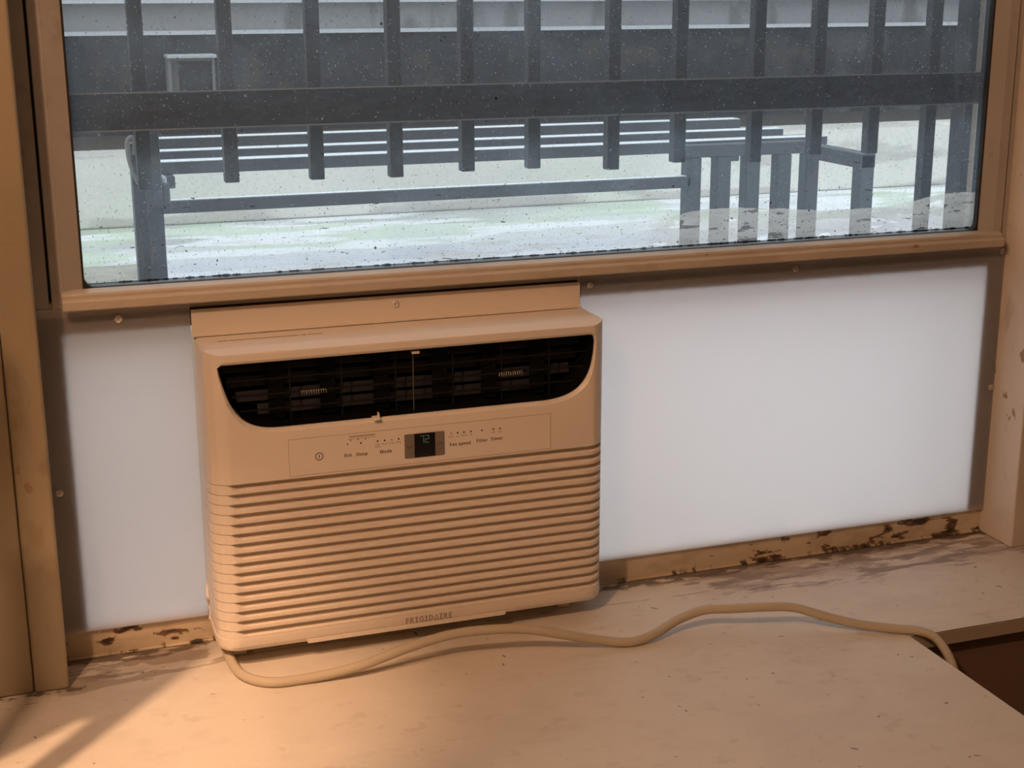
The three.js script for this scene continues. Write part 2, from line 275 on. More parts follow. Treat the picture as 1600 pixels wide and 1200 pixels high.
// dirt on the glass: haze of dust, splashes, specks, scratches, and old glue along the foot
const dashes = []; for (let i = 0; i < 90; i++) dashes.push([-0.09 + 1.14 * rnd(), 0.436 + 0.1 * rnd() ** 2, 0.002 + 0.012 * rnd() ** 2, (rnd() - 0.5) * 0.25, rnd()]);
const scr = []; for (let i = 0; i < 70; i++) scr.push([-0.09 + 1.14 * rnd(), 0.436 + 0.3 * rnd(), 0.01 + 0.05 * rnd(), (rnd() - 0.5) * 3, rnd()]);
function grime(x, y) {
  let col = [0.62, 0.80, 1.0], a = 0.105 + 0.05 * fbm(x * 22, y * 22, 4, 201) + 0.10 * fbm(x * 300, y * 300, 2, 203) ** 2;
  a += 0.10 * smooth(0.55, 0.75, fbm(x * 7 + 2, y * 9, 4, 205)) + 0.10 * smooth(0.6, 0.78, fbm(x * 30, y * 8, 3, 206)) * smooth(0.75, 1.0, x);
  // glue left by a strip along the bottom right
  const top = 0.4705 + 0.010 * smooth(0.58, 0.66, x) + 0.004 * smooth(0.95, 1.04, x) - 0.010 * smooth(0.7, 0.84, x) * smooth(1.0, 0.9, x) + 0.003 * (fbm(x * 60, 5, 3, 207) - 0.5);
  const body = smooth(top + 0.0006, top - 0.0006, y) * smooth(0.50, 0.60, x + 0.12 * (fbm(x * 8, y * 90, 3, 209) - 0.5));
  const gap = smooth(0.64, 0.70, fbm(x * 42, y * 200, 4, 211) + 0.10 * (fbm(x * 14, y * 30, 2, 213) - 0.5) + 0.06 * smooth(0.445, 0.435, y));
  if (body > 0) { a = Math.max(a, body * (1 - 0.85 * gap) * (0.50 + 0.26 * fbm(x * 35, y * 120, 3, 215))); col = mix3(col, [0.93, 0.945, 0.95], body); }
  const st = smooth(0.60, 0.64, fbm(x * 16, y * 300, 3, 217)) * smooth(0.462, 0.452, y) * smooth(0.0, 0.15, x) * smooth(0.62, 0.5, x);
  a = Math.max(a, 0.55 * st); if (st > 0.3) col = mix3(col, [0.92, 0.94, 0.96], st);
  // splashes and dust specks
  for (const [g, s, lim, rr] of [[0.0052, 231, 0.82, 0.0006], [0.014, 241, 0.80, 0.0011], [0.0026, 251, 0.80, 0.00042], [0.0017, 261, 0.74, 0.0004]]) {
    const i = Math.floor(x / g), j = Math.floor(y / g), h = hash(i, j, s);
    if (h > lim) { const px = (i + 0.25 + 0.5 * hash(i, j, s + 1)) * g, py = (j + 0.25 + 0.5 * hash(i, j, s + 2)) * g, r = rr * (0.3 + hash(i, j, s + 3)), d = Math.hypot(x - px, (y - py) * 0.8);
      if (d < r) { const dark = hash(i, j, s + 4) > 0.95 - 0.14 * smooth(0.58, 0.45, y); a = dark ? 0.85 : Math.max(a, 0.16 + 0.28 * hash(i, j, s + 5) ** 3); col = dark ? [0.03, 0.03, 0.035] : [0.86, 0.88, 0.92]; } }
  }
  for (const [px, py, len, sl, v] of scr) { const dx = x - px; if (dx > 0 && dx < len && Math.abs(y - py - dx * sl * 0.6 - 6 * (v - 0.5) * dx * dx) < 0.0002) { a = Math.max(a, 0.2); } }
  for (const [px, py, len, sl, v] of dashes) { const dx = x - px; if (dx > 0 && dx < len && Math.abs(y - py - dx * sl) < 0.0005 * (0.3 + v) * Math.sin(Math.PI * dx / len) * (0.4 + fbm(x * 900, py * 99, 2, 5))) { a = 0.9; col = [0.03, 0.03, 0.03]; } }
  // black crumbled edge of the seal
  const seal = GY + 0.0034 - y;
  if (seal > 0) { a = 0.8; col = [0.42, 0.44, 0.47]; }  // grey strip painted as the reflection at the glass edge
  if (Math.abs(seal) < 0.0008 + 0.0022 * Math.max(0, fbm(x * 150, 2, 3, 219) - 0.45)) { a = 0.95; col = [0.02, 0.02, 0.022]; }
  return [...col, a];
}
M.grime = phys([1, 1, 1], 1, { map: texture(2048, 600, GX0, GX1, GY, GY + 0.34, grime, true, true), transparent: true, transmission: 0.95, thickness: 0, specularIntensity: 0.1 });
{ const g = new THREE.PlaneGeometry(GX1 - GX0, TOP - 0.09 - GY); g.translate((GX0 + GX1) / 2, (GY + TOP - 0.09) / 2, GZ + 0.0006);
  part('grime_film', g, M.grime, win, 'dust, splashes and old glue on the glass, with a painted edge reflection'); }
// outside of the sash: pale storm frame, insect screen with its dark rail
M.storm = std([0.78, 0.78, 0.82], 0.5);
part('storm_frame', alongZ(rect(XL + 0.004, XR - 0.0005, 0.39, TOP), -0.064, -0.051, [rect(GX0 - 0.035, 1.0845, 0.415, TOP - 0.03)], 0.001), M.storm, win);
part('screen_rail', box(-0.124, 1.083, 0.598, 0.6375, -0.062, -0.051, 0.002), M.screenRail, win, 'dark rail of the insect screen');
M.bead = std([0.22, 0.225, 0.24], 0.5);
for (const y of [0.5975, 0.638]) part('rail_bead', box(-0.124, 1.083, y - 0.0008, y + 0.0008, -0.0515, -0.0495, 0.0005), M.bead, win);
M.mesh = std([0.09, 0.09, 0.095], 0.8, { transparent: true, opacity: 0.2 });
part('insect_mesh', box(-0.124, 1.083, 0.638, TOP - 0.03, -0.0572, -0.057), M.mesh, win, 'fine grey insect mesh');

// moulding along the foot of the sash
{ const rail = solid('trim_6', alongX([[0.0008, 0.4138], [0.0185, 0.4138], [0.0202, 0.4152], [0.0202, 0.4235], [0.0183, 0.4255], [0.0135, 0.4262], [0.0135, 0.4295], [0.0115, 0.4315], [-0.004, 0.4332], [-0.0062, 0.4332], [-0.0062, 0.42], [0.0008, 0.42]], -0.1192, 1.0822), M.rail, 'structure', 'tan painted moulding along the foot of the window glass'); void rail; }
const behind = structure('trim_7', [0.47, 0.4, -0.02]);
M.backing = std([0.03, 0.024, 0.02], 0.8);
part('backing_rail', box(XL, XR, 0.3845, 0.4135, -0.014, -0.0024, 0.0005), M.backing, behind);
part('backing_post', box(XL, -0.1215, 0.0396, 0.384, -0.014, -0.0024, 0.0005), M.backing, behind);
part('backing_post', box(1.0735, XR, 0.0396, 0.384, -0.014, -0.0024, 0.0005), M.backing, behind);

// ------------------------------------------------------------------ screws
const screwGeo = (() => {
  const head = new THREE.LatheGeometry([[0, -0.001], [0.0043, -0.001], [0.0045, -0.0002], [0.0041, 0.0010], [0.0029, 0.0021], [0.0013, 0.0026], [0, 0.0027]].map(([r, y]) => new THREE.Vector2(r, y)), 20).rotateX(Math.PI / 2);
  let g = bool(mergeVertices(head), box(-0.0022, 0.0022, -0.0005, 0.0005, 0.0010, 0.004), SUBTRACTION);
  g = bool(g, box(-0.0005, 0.0005, -0.0022, 0.0022, 0.0010, 0.004), SUBTRACTION);
  return crease(g, 40);
})();
function screw(x, y, z, parent, mat = M.screw) {
  const m = part('screw', screwGeo.clone().rotateZ(x * 40).translate(x, y, z), mat, parent, null, true); return m;
}

// ------------------------------------------------------------------ white filler panels
const AX0 = 0.0164, AX1 = 0.4864;
const pl = thing('filler_panel', 'narrow white panel filling the window to the left of the air conditioner', 'panel', [-0.065, 0.035, 0]);
part('sheet', box(XL + 0.0005, AX0 - 0.0005, 0.0348, 0.4128, -0.0022, 0), M.panel, pl);
screw(-0.0614, 0.3985, 0.0006, pl); screw(-0.139, 0.2057, 0.0006, pl, M.darkSteel);
const pr = thing('filler_panel', 'wide white panel filling the window to the right of the air conditioner', 'panel', [0.79, 0.035, 0]);
part('sheet', box(AX1 - 0.006, XR - 0.0005, 0.0348, 0.4128, -0.0022, 0), M.panel, pr);
screw(0.4965, 0.3984, 0.0006, pr, M.darkSteel); screw(0.7799, 0.4, 0.0006, pr, M.darkSteel); screw(1.0956, 0.2137, 0.0006, pr, M.darkSteel); screw(1.0952, 0.404, 0.0006, pr, M.darkSteel);

// ------------------------------------------------------------------ air conditioner
const AZ = 0.085, AB = 0.0215, AT = 0.3725, CR = 0.025;
const ac = thing('air_conditioner', 'cream plastic window air conditioner with black outlet and slatted grille', 'air conditioner', [(AX0 + AX1) / 2, AB, 0.04]);
// body behind the front
part('cabinet', [box(AX0 + 0.004, AX1 - 0.004, 0.05, 0.366, -0.36, 0.0105, 0.004), box(AX0 + 0.002, AX1 - 0.002, 0.0255, 0.37, 0.0005, 0.0105, 0.001), box(AX0 + 0.002, AX1 - 0.0065, 0.36, 0.387, -0.004, -0.0002)], M.acMetal, ac);
part('mounting_rail', [box(0.0168, 0.4826, 0.3735, 0.4033, 0.0002, 0.0026, 0.0008), box(0.0168, 0.4826, 0.3728, 0.3748, 0.0002, 0.009, 0.0007)], M.acMetal, ac, 'painted steel rail screwed on above the top');
screw(0.2511, 0.3931, 0.003, ac);
// upper housing
function plan(inset, z0, n = 8) {
  const o = [[AX0 + inset, z0]], r = CR - inset;
  for (let i = 0; i <= n; i++) { const t = Math.PI / 2 * i / n; o.push([AX0 + CR - r * Math.cos(t), AZ - CR + r * Math.sin(t)]); }
  for (let i = 0; i <= n; i++) { const t = Math.PI / 2 * i / n; o.push([AX1 - CR + r * Math.sin(t), AZ - CR + r * Math.cos(t)]); }
  o.push([AX1 - inset, z0]); return o;
}
const PB = 0.2215;   // lower edge of the control panel zone
let hous = bool(alongY(plan(0, 0.011, 12), PB, 0.40), alongX([[0.005, PB - 0.01], [0.1, PB - 0.01], [0.1, 0.3655], [0.0852, 0.3655], [0.0842, 0.3678], [0.0815, 0.3692], [0.072, 0.3722], [0.069, 0.3733], [0.047, 0.3742], [0.044, 0.3724], [0.005, 0.373]], AX0 - 0.05, AX1 + 0.05), INTERSECTION);
hous = bool(hous, alongZ([[AX0, 0.2], [AX1, 0.2], ...roundRect(AX0, AX1, 0.2, AT + 0.003, 0.012, 6).slice(7, 21)], 0, 0.2), INTERSECTION);
// the outlet: straight top, big round lower corners; its mouth flares
function outletOutline(k) {
  const c = new THREE.CubicBezierCurve(new THREE.Vector2(0.0335, 0.349), new THREE.Vector2(0.0435, 0.302), new THREE.Vector2(0.054, 0.2815), new THREE.Vector2(0.096, 0.2812));
  const d = new THREE.CubicBezierCurve(new THREE.Vector2(0.408, 0.2818), new THREE.Vector2(0.452, 0.284), new THREE.Vector2(0.468, 0.302), new THREE.Vector2(0.4698, 0.350));
  const p = [...c.getPoints(16), ...d.getPoints(16)], q = [[0.4685, 0.3547], [0.4655, 0.3562], [0.036, 0.3557], [0.0328, 0.3535]];
  const pts = [...p.map((v) => [v.x, v.y]), ...q], n = pts.length;
  return pts.map(([x, y], i) => { const a = pts[(i + n - 1) % n], b = pts[(i + 1) % n], l = Math.hypot(b[0] - a[0], b[1] - a[1]); return [x + k * (b[1] - a[1]) / l, y - k * (b[0] - a[0]) / l]; });
}
function loft(rings) {   // closed solid from rings [[outline, z], ...]
  const n = rings[0][0].length, pos = [], idx = [];
  for (const [o, z] of rings) for (const [x, y] of o) pos.push(x, y, z);
  for (let k = 0; k < rings.length - 1; k++) for (let i = 0; i < n; i++) { const j = (i + 1) % n, a = k * n + i, b = k * n + j, c = a + n, d = b + n; idx.push(a, b, c, b, d, c); }
  const tri = THREE.ShapeUtils.triangulateShape(rings[0][0].map(([x, y]) => new THREE.Vector2(x, y)), []), last = (rings.length - 1) * n;
  for (const [a, b, c] of tri) { idx.push(c, b, a); idx.push(last + a, last + b, last + c); }
  const g = new THREE.BufferGeometry(); g.setAttribute('position', new THREE.Float32BufferAttribute(pos, 3)); g.setIndex(idx); g.computeVertexNormals(); return g;
}
hous = bool(hous, loft([[outletOutline(-0.001), 0.02], [outletOutline(0), 0.0785], [outletOutline(0.0006), 0.0815], [outletOutline(0.0022), 0.0838], [outletOutline(0.0046), 0.0852], [outletOutline(0.006), 0.09]]), SUBTRACTION);
part('front_housing', crease(hous, 28), M.ac, ac);
// black lining of the outlet
{ const o = outletOutline(-0.0012), rows = [[0.0805, 1], [0.045, 1], [0.025, 0.97]].map(([z, s]) => [...o, o[0]].map(([x, y]) => [0.25 + (x - 0.25) * s, 0.318 + (y - 0.318) * s, z]));
  const back = new THREE.ShapeGeometry(new THREE.Shape(o.map(([x, y]) => new THREE.Vector2(x, y)))).translate(0, 0, 0.026);
  part('outlet_lining', [grid(rows, false), back], M.black, ac, 'black plastic lining of the air outlet'); }
const inside = (x, y) => { const o = outletOutline(-0.004); let c = false; for (let i = 0, j = o.length - 1; i < o.length; j = i++) { const [xi, yi] = o[i], [xj, yj] = o[j]; if ((yi > y) !== (yj > y) && x < (xj - xi) * (y - yi) / (yj - yi) + xi) c = !c; } return c; };
const spanX = (y) => { let a = 0.03, b = 0.475; while (a < 0.25 && !inside(a, y)) a += 0.0005; while (b > 0.25 && !inside(b, y)) b -= 0.0005; return [a, b]; };
for (const y of [0.344, 0.3265, 0.309, 0.293]) {   // wide horizontal louvers deep in the outlet
  const [a, b] = spanX(y - 0.006), g = new RoundedBoxGeometry(b - a, 0.0125, 0.0022, 2, 0.0009).rotateX(-0.35).translate((a + b) / 2, y, 0.042); part('horizontal_vane', g, M.slat, ac);
}
part('pale_strip', box(0.2, 0.466, 0.334, 0.3525, 0.0262, 0.029), std([0.30, 0.33, 0.40], 0.5), ac, 'pale bluish strip behind the louvers');  // plain bluish strip added behind the upper louvers
for (const x of [0.098, 0.1565, 0.218, 0.2875, 0.3465, 0.4065]) {   // upright vanes standing in front, turned a little
  const g = new RoundedBoxGeometry(0.018, 0.066, 0.0024, 2, 0.001).rotateY(-0.25).translate(x, 0.3185, 0.058); part('upright_vane', g, M.upright, ac);
  const pin = new THREE.SphereGeometry(0.0011, 8, 6).translate(x + 0.005, 0.325, 0.061); part('vane_pin', pin, M.vane, ac);
}
for (const x of [0.112, 0.17, 0.2325, 0.3, 0.359, 0.418]) part('grid_bar', box(x - 0.0007, x + 0.0007, 0.2835, 0.354, 0.067, 0.0685), M.vane, ac);
for (const y of [0.334, 0.3165, 0.2995]) { const [a, b] = spanX(y); part('grid_bar', box(a, b, y - 0.0007, y + 0.0007, 0.067, 0.0685), M.vane, ac); }
part('centre_rod', new THREE.CylinderGeometry(0.0008, 0.0008, 0.07, 8).translate(0.2525, 0.318, 0.0705), M.rod, ac);
for (const x of [0.137, 0.368]) { const p = []; for (let i = 0; i <= 120; i++) { const t = i / 120, a = t * 10.5 * 2 * Math.PI; p.push([x - 0.0145 + 0.029 * t, 0.3165 + 0.0027 * Math.cos(a), 0.0735 + 0.0027 * Math.sin(a)]); } part('spring', tube(p, 0.00042, 240, 5), M.spring, ac, 'small coil spring'); }
part('top_clip', box(0.2495, 0.2585, 0.3505, 0.3545, 0.072, 0.079, 0.0008), M.acMetal, ac);
part('filter_tab', [box(0.2005, 0.2085, 0.2805, 0.2835, 0.079, 0.0905, 0.001), box(0.2072, 0.2085, 0.2805, 0.2875, 0.079, 0.086, 0.0005)], std([0.85, 0.8, 0.74], 0.4), ac, 'small pale tab at the lower lip of the outlet');

// control panel: printed sheet, display with two keys
const font = await new FontLoader().loadAsync('fonts/droid/droid_sans_bold.typeface.json');
const CP = [0.1041, 0.4139, 0.2238, 0.2671];
{
  const W = 2048, H = 286, c = document.createElement('canvas'); c.width = W; c.height = H;
  const g = c.getContext('2d'), X = (x) => (x - CP[0]) / (CP[1] - CP[0]) * W, Y = (y) => (CP[3] - y) / (CP[3] - CP[2]) * H;
  g.fillStyle = '#e4d9cc'; g.fillRect(0, 0, W, H);
  g.strokeStyle = '#bfae9c'; g.lineWidth = 5; g.strokeRect(2, 2, W - 4, H - 4);
  const word = (t, x, y, s, col = '#3d332c', w = 'bold ') => { g.fillStyle = col; g.font = w + s + 'px sans-serif'; g.textAlign = 'center'; g.textBaseline = 'middle'; g.fillText(t, X(x), Y(y)); };
  const dot = (x, y, r = 7, col = '#2a211c') => { g.fillStyle = col; g.beginPath(); g.arc(X(x), Y(y), r, 0, 7); g.fill(); };
  g.strokeStyle = '#3d332c'; g.lineWidth = 6; g.beginPath(); g.arc(X(0.1384), Y(0.2441), 27, 0, 7); g.stroke();
  g.lineWidth = 7; g.beginPath(); g.moveTo(X(0.1384), Y(0.2441) - 12); g.lineTo(X(0.1384), Y(0.2441) + 12); g.stroke();
  word('Eco', 0.171, 0.242, 35); word('Sleep', 0.1868, 0.2418, 35); word('Mode', 0.2146, 0.2418, 35); word('Fan speed', 0.3026, 0.2416, 35); word('Filter', 0.3289, 0.2427, 35); word('Timer', 0.3469, 0.2431, 35);
  dot(0.1707, 0.2548, 6, '#6a5547'); dot(0.1861, 0.2547);
  for (const x of [0.2053, 0.2135, 0.2299, 0.2997, 0.3073, 0.3158, 0.329, 0.343, 0.3509]) dot(x, 0.255);
  for (const x of [0.2217, 0.292]) dot(x, 0.255, 6, '#a06a4a');
  const pale = '#8a7260';
  word('Fan', 0.2053, 0.2512, 22, pale, ''); word('only', 0.2053, 0.2484, 22, pale, ''); word('Auto', 0.2135, 0.2512, 22, pale, ''); word('Cool', 0.2217, 0.2512, 22, pale, ''); word('Dry', 0.2299, 0.2512, 22, pale, '');
  word('Auto', 0.292, 0.2512, 22, pale, ''); word('Lo', 0.2997, 0.2512, 22, pale, ''); word('Med', 0.3073, 0.2512, 22, pale, ''); word('Hi', 0.3158, 0.2512, 22, pale, ''); word('On', 0.343, 0.2512, 22, pale, ''); word('Off', 0.3509, 0.2512, 22, pale, '');
  g.strokeStyle = pale; g.lineWidth = 3; g.beginPath(); g.moveTo(X(0.171), Y(0.2605)); g.lineTo(X(0.2035), Y(0.2605)); g.stroke();
  g.fillStyle = pale; for (let i = 0; i < 22; i++) g.fillRect(X(0.173) + i * 9, Y(0.2632) - 6, 6, 12);
  for (const x of [0.1745, 0.183, 0.1915]) { g.beginPath(); g.moveTo(X(x) - 8, Y(0.2598)); g.lineTo(X(x) + 8, Y(0.2598)); g.lineTo(X(x), Y(0.2598) + 14); g.fill(); }
  const t = new THREE.CanvasTexture(c); t.colorSpace = THREE.SRGBColorSpace; t.magFilter = THREE.LinearFilter;
  const at = origin.get(ac), x0 = CP[0], y0 = CP[2]; void at;
  t.repeat.set(1 / (CP[1] - CP[0]), 1 / (CP[3] - CP[2])); t.offset.set(-x0 / (CP[1] - CP[0]), -y0 / (CP[3] - CP[2]));
  part('control_panel', box(CP[0], CP[1], CP[2], CP[3], AZ - 0.001, AZ + 0.0004), std([1, 1, 1], 0.38, { map: t }), ac, 'printed control panel sheet');
}
const DS = [0.2364, 0.2836, 0.2308, 0.2592];
const keys = part('display_bezel', alongZ(roundRect(DS[0], DS[1], DS[2], DS[3], 0.0016), AZ + 0.0004, AZ + 0.0013, [], 0.0003), std([0.20, 0.165, 0.135], 0.35), ac, 'taupe display bezel with up and down keys');
const chev = (x, y, s) => { const g = []; for (const k of [-1, 1]) { const b = box(-0.0029, 0.0029, -0.0003, 0.0003, 0, 0.00025); b.rotateZ(s * k * -0.7).translate(x + k * 0.0021, y, AZ + 0.0012); g.push(b); } return g; };
const ink = std([0.045, 0.036, 0.03], 0.5);
part('down_arrow', chev(0.2419, 0.2445, -1), ink, keys); part('up_arrow', chev(0.2785, 0.2447, 1), ink, keys);
const glassScreen = part('display_screen', box(0.2479, 0.2724, DS[2] + 0.0002, DS[3] - 0.0002, AZ + 0.001, AZ + 0.0015, 0.0001), std([0.006, 0.006, 0.007], 0.15), keys, 'black display window');
const led = std([0.02, 0.02, 0.02], 0.5, { emissive: lin(0.05, 0.085, 0.058), emissiveIntensity: 1 });
{ const segs = (digit, x, y) => { const w = 0.0044, h = 0.0090, s = 0.00065, on = { 7: 'abc', 2: 'abged' }[digit], r = [];
    const B = { a: [0, w, h - s, h], b: [w - s, w, h / 2, h], c: [w - s, w, 0, h / 2], d: [0, w, 0, s], e: [0, s, 0, h / 2], f: [0, s, h / 2, h], g: [0, w, h / 2 - s / 2, h / 2 + s / 2] };
    for (const k of on) { const [a, b, c, d] = B[k]; r.push(box(x + a, x + b, y + c, y + d, AZ + 0.0014, AZ + 0.0016)); } return r; };
  part('display_digits', [...segs(7, 0.2548, 0.2475), ...segs(2, 0.2608, 0.2475)], led, glassScreen, 'faint green digits 72'); 
  const dl = []; for (let i = 0; i < 7; i++) dl.push(box(0.2512 + i * 0.0024, 0.2527 + i * 0.0024, 0.2337, 0.2342, AZ + 0.0014, AZ + 0.0016)); part('display_caption', dl, std([0.05, 0.045, 0.05], 0.5), glassScreen); }

// front grille: each louver is swept round the front; slots fade out at the left corner
const path = []; {   // [x, z, inward normal x, inward normal z, front-plane distance s]
  const n = 10, r = CR; for (const z of [0.012, 0.035]) path.push([AX0, z, 1, 0]);
  for (let i = 0; i <= n; i++) { const t = Math.PI / 2 * i / n; path.push([AX0 + r - r * Math.cos(t), AZ - r + r * Math.sin(t), Math.cos(t), -Math.sin(t)]); }
  const m = 60; for (let i = 1; i < m; i++) { const u = i / m, e = 0.5 - 0.5 * Math.cos(Math.PI * u), k = 0.35 * u + 0.65 * e; path.push([AX0 + r + (AX1 - AX0 - 2 * r) * k, AZ, 0, -1]); }
  for (let i = 0; i <= n; i++) { const t = Math.PI / 2 * i / n; path.push([AX1 - r + r * Math.sin(t), AZ - r + r * Math.cos(t), -Math.sin(t), -Math.cos(t)]); }
  for (const z of [0.035, 0.012]) path.push([AX1, z, -1, 0]);
}
const openness = path.map(([x, z]) => Math.min(smooth(AX0 + 0.0185, AX0 + 0.031, x) ** 0.6 || 0, x > AX1 - CR ? smooth(0.0225, 0.0, AZ - z) : 1));
const P1 = 0.2213, PITCH = 0.0116;
const at = (i, d) => [path[i][0] + path[i][2] * d, path[i][1] + path[i][3] * d];
function louver(top, bottom, lipFrom, extra) {
  const rows = [];
  const prof = [[1, 0], [0.96, 0.35], [0.9, 0.7], [0.5, 0.86], [0.14, 0.965], [0, 1]];   // depth share, share of the scoop height
  for (const [d, h] of prof) rows.push(path.map((p, i) => { const o = openness[i], [x, z] = at(i, 0.0088 * o * d + 0.0001); return [x, top - 0.00025 - (lipFrom * (0.03 + 0.97 * o)) * h, z]; }));
  for (const [y, d] of extra) rows.push(path.map((p, i) => { const o = openness[i], [x, z] = at(i, typeof d === 'function' ? d(o) : d); return [x, y, z]; }));
  return grid(rows, false, 40);
}
for (let k = 0; k < 15; k++) {
  const top = P1 - k * PITCH, bot = top - PITCH;
  part('louver', louver(top, bot, 0.007, [[bot + 0.0007, 0.0001], [bot + 0.0002, (o) => 0.0001 + 0.0005 * o], [bot, (o) => 0.0004 + 0.0088 * o]]), M.ac, ac);
}
const B0 = P1 - 15 * PITCH;
part('bottom_bezel', louver(B0, AB, 0.007, [[0.0381, 0.0001], [0.0376, 0.0007], [0.0373, -0.0004], [AB + 0.006, -0.0004], [AB + 0.0025, 0.0006], [AB + 0.0006, 0.0028], [AB, 0.006], [AB + 0.0005, 0.024]]), M.ac, ac, 'plain lower edge with the maker\'s lettering');
part('bottom_lip', alongZ([[0.1157, 0.026], [0.1165, 0.0212], [0.118, 0.0203], [0.3553, 0.0203], [0.357, 0.0212], [0.3577, 0.026]], AZ - 0.02, AZ + 0.0002, [], 0.0006), M.ac, ac);
part('inner_backing', box(AX0 + 0.012, AX1 - 0.012, 0.03, 0.2225, 0.02, 0.06), M.black, ac);
{ // raised lettering
  const letters = [], s = 0.0072; let x = 0.2331;
  const adv = 0.00632;
  'FRIGIDAIRE'.split('').forEach((ch) => {
    if (ch === 'A') {
      const o = [[0, 0], [0.0036, 0.0072], [0.0072, 0]].map(([a, b]) => [x - 0.0006 + a * 0.94, 0.0271 + b]), k = [[0.00135, 0.00095], [0.0054, 0.00095], [0.0034, 0.0052]].map(([a, b]) => [x - 0.0006 + a, 0.0271 + b]);
      letters.push(alongZ(o, AZ + 0.0003, AZ + 0.0008, [k])); x += adv * 1.02; return;
    }
    const g = new TextGeometry(ch, { font, size: s, depth: 0.0005, curveSegments: 4, bevelEnabled: false }); g.computeBoundingBox();
    const w = g.boundingBox.max.x - g.boundingBox.min.x; g.translate(-g.boundingBox.min.x, 0, 0).scale(ch === 'I' ? 1 : 0.86, 1, 1).translate(x, 0.0271, AZ + 0.0003); letters.push(g);
    x += (ch === 'I' ? w + 0.0016 : w * 0.86 + 0.00135);
  });
  const kx = (0.2894 - 0.2331) / (x - 0.00135 - 0.2331); for (const g of letters) g.translate(-0.2331, 0, 0).scale(kx, 1, 1).translate(0.2331, 0, 0);
  part('maker_lettering', letters, std([0.36, 0.29, 0.23], 0.5), ac, 'grey lettering FRIGIDAIRE');
}
// strip of tiny print on the top, and dust caught at the first slots
{ const g = []; let x = AX0 + 0.024; while (x < 0.155) { const w = 0.0006 + 0.0012 * rnd(); g.push(box(x, x + w, 0.3727, 0.3729, 0.0345, 0.0375)); x += w + 0.0004 + 0.0005 * rnd() + (rnd() > 0.86 ? 0.0016 : 0); } part('warning_print', g, std([0.34, 0.26, 0.2], 0.6), ac, 'line of tiny grey print on the top'); }
// torn foam seal along the lower left side
M.foam = phys([0.86, 0.8, 0.75], 0.9, { transmission: 0.15, thickness: 0 });
{ const p = []; for (let i = 0; i <= 12; i++) { const t = i / 12; p.push([AX0 + 0.0006 + 0.0015 * Math.sin(t * 9), 0.034 + 0.06 * t, 0.007 + 0.003 * Math.sin(t * 14 + 1)]); } part('foam_seal', tube(p, 0.0026, 30, 7), M.foam, ac, 'crumpled pale foam seal at the lower left edge'); }
{ const p = []; for (let i = 0; i <= 14; i++) { const t = i / 14; p.push([AX1 + 0.0003, 0.06 + 0.15 * t, 0.004 + 0.0006 * Math.sin(t * 40)]); } part('foam_seal', tube(p, 0.0022, 30, 7), M.foam, ac); }
for (const x of [0.036, 0.44]) part('foot_block', box(x, x + 0.016, 0.0, AB + 0.004, 0.03, 0.046, 0.002), M.acMetal, ac);
part('lower_pan', box(AX0 + 0.012, AX1 - 0.012, AB + 0.0006, 0.03, 0.012, 0.066), M.acMetal, ac);

// ------------------------------------------------------------------ power cord
{
  const p = [[0.029, 0.010, 0.022], [0.0285, 0.0085, 0.055], [0.0374, 0.0056, 0.1105], [0.0615, 0.0056, 0.1373], [0.1035, 0.0056, 0.1423], [0.1611, 0.0125, 0.1462], [0.222, 0.0245, 0.1421], [0.2677, 0.0325, 0.1425], [0.3115, 0.0355, 0.1496], [0.3559, 0.0325, 0.1566], [0.4003, 0.0225, 0.1646], [0.44, 0.0115, 0.1682], [0.4806, 0.0056, 0.1762], [0.5107, 0.0085, 0.1732], [0.5492, 0.0175, 0.1618], [0.5822, 0.0255, 0.163], [0.6108, 0.0275, 0.1739], [0.6546, 0.0295, 0.1883], [0.685, 0.0275, 0.1963], [0.7198, 0.0175, 0.2126], [0.754, 0.0095, 0.2294], [0.7941, 0.0062, 0.2501], [0.8152, 0.0058, 0.2632], [0.830, 0.0015, 0.2762], [0.8355, -0.0085, 0.2895], [0.838, -0.0268, 0.306], [0.838, -0.075, 0.318], [0.837, -0.2, 0.318], [0.837, -0.5, 0.318]];
  const m = solid('power_cord', tube(p, 0.0056, 260, 12), M.cord, null, 'beige power cord snaking across the sill from under the air conditioner', 'cord'); void m;
}

// ------------------------------------------------------------------ outside: ground, wall, building
const groundMap = texture(1400, 700, -1, 6, -4.6, -1.1, (x, z) => {
  let c = mix3([0.52, 0.52, 0.50], [0.72, 0.73, 0.73], smooth(0.35, 0.65, fbm(x * 1.4, z * 4, 5, 301)));
  c = mix3(c, [0.92, 0.93, 0.95], 0.9 * smooth(0.50, 0.58, fbm(x * 1.1 + 9, z * 4.2, 5, 305)));
  c = mix3(c, [0.55, 0.66, 0.47], 0.65 * smooth(0.52, 0.60, fbm(x * 2.2 + 5, z * 6, 5, 303)) * smooth(0.3, 0.45, fbm(x * 0.8, z * 0.6, 2, 304)));
  const edge = -3.42 + 0.05 * (fbm(x * 6, 2, 3, 306) - 0.5);
  if (z > edge) { c = x < 0.24 ? mix3([0.34, 0.31, 0.25], [0.55, 0.52, 0.45], fbm(x * 14, z * 14, 4, 307)) : mix3([0.62, 0.62, 0.68], [0.80, 0.81, 0.86], fbm(x * 5, z * 7, 4, 309)); if (z > -3.2 && x > 0.24) c = mix3(c, [0.9, 0.91, 0.95], 0.8); }
  return c;
});
solid('ground', box(-30, 40, -0.3, -0.15, -60, -0.101), std([1, 1, 1], 0.95, { map: groundMap }), 'structure');
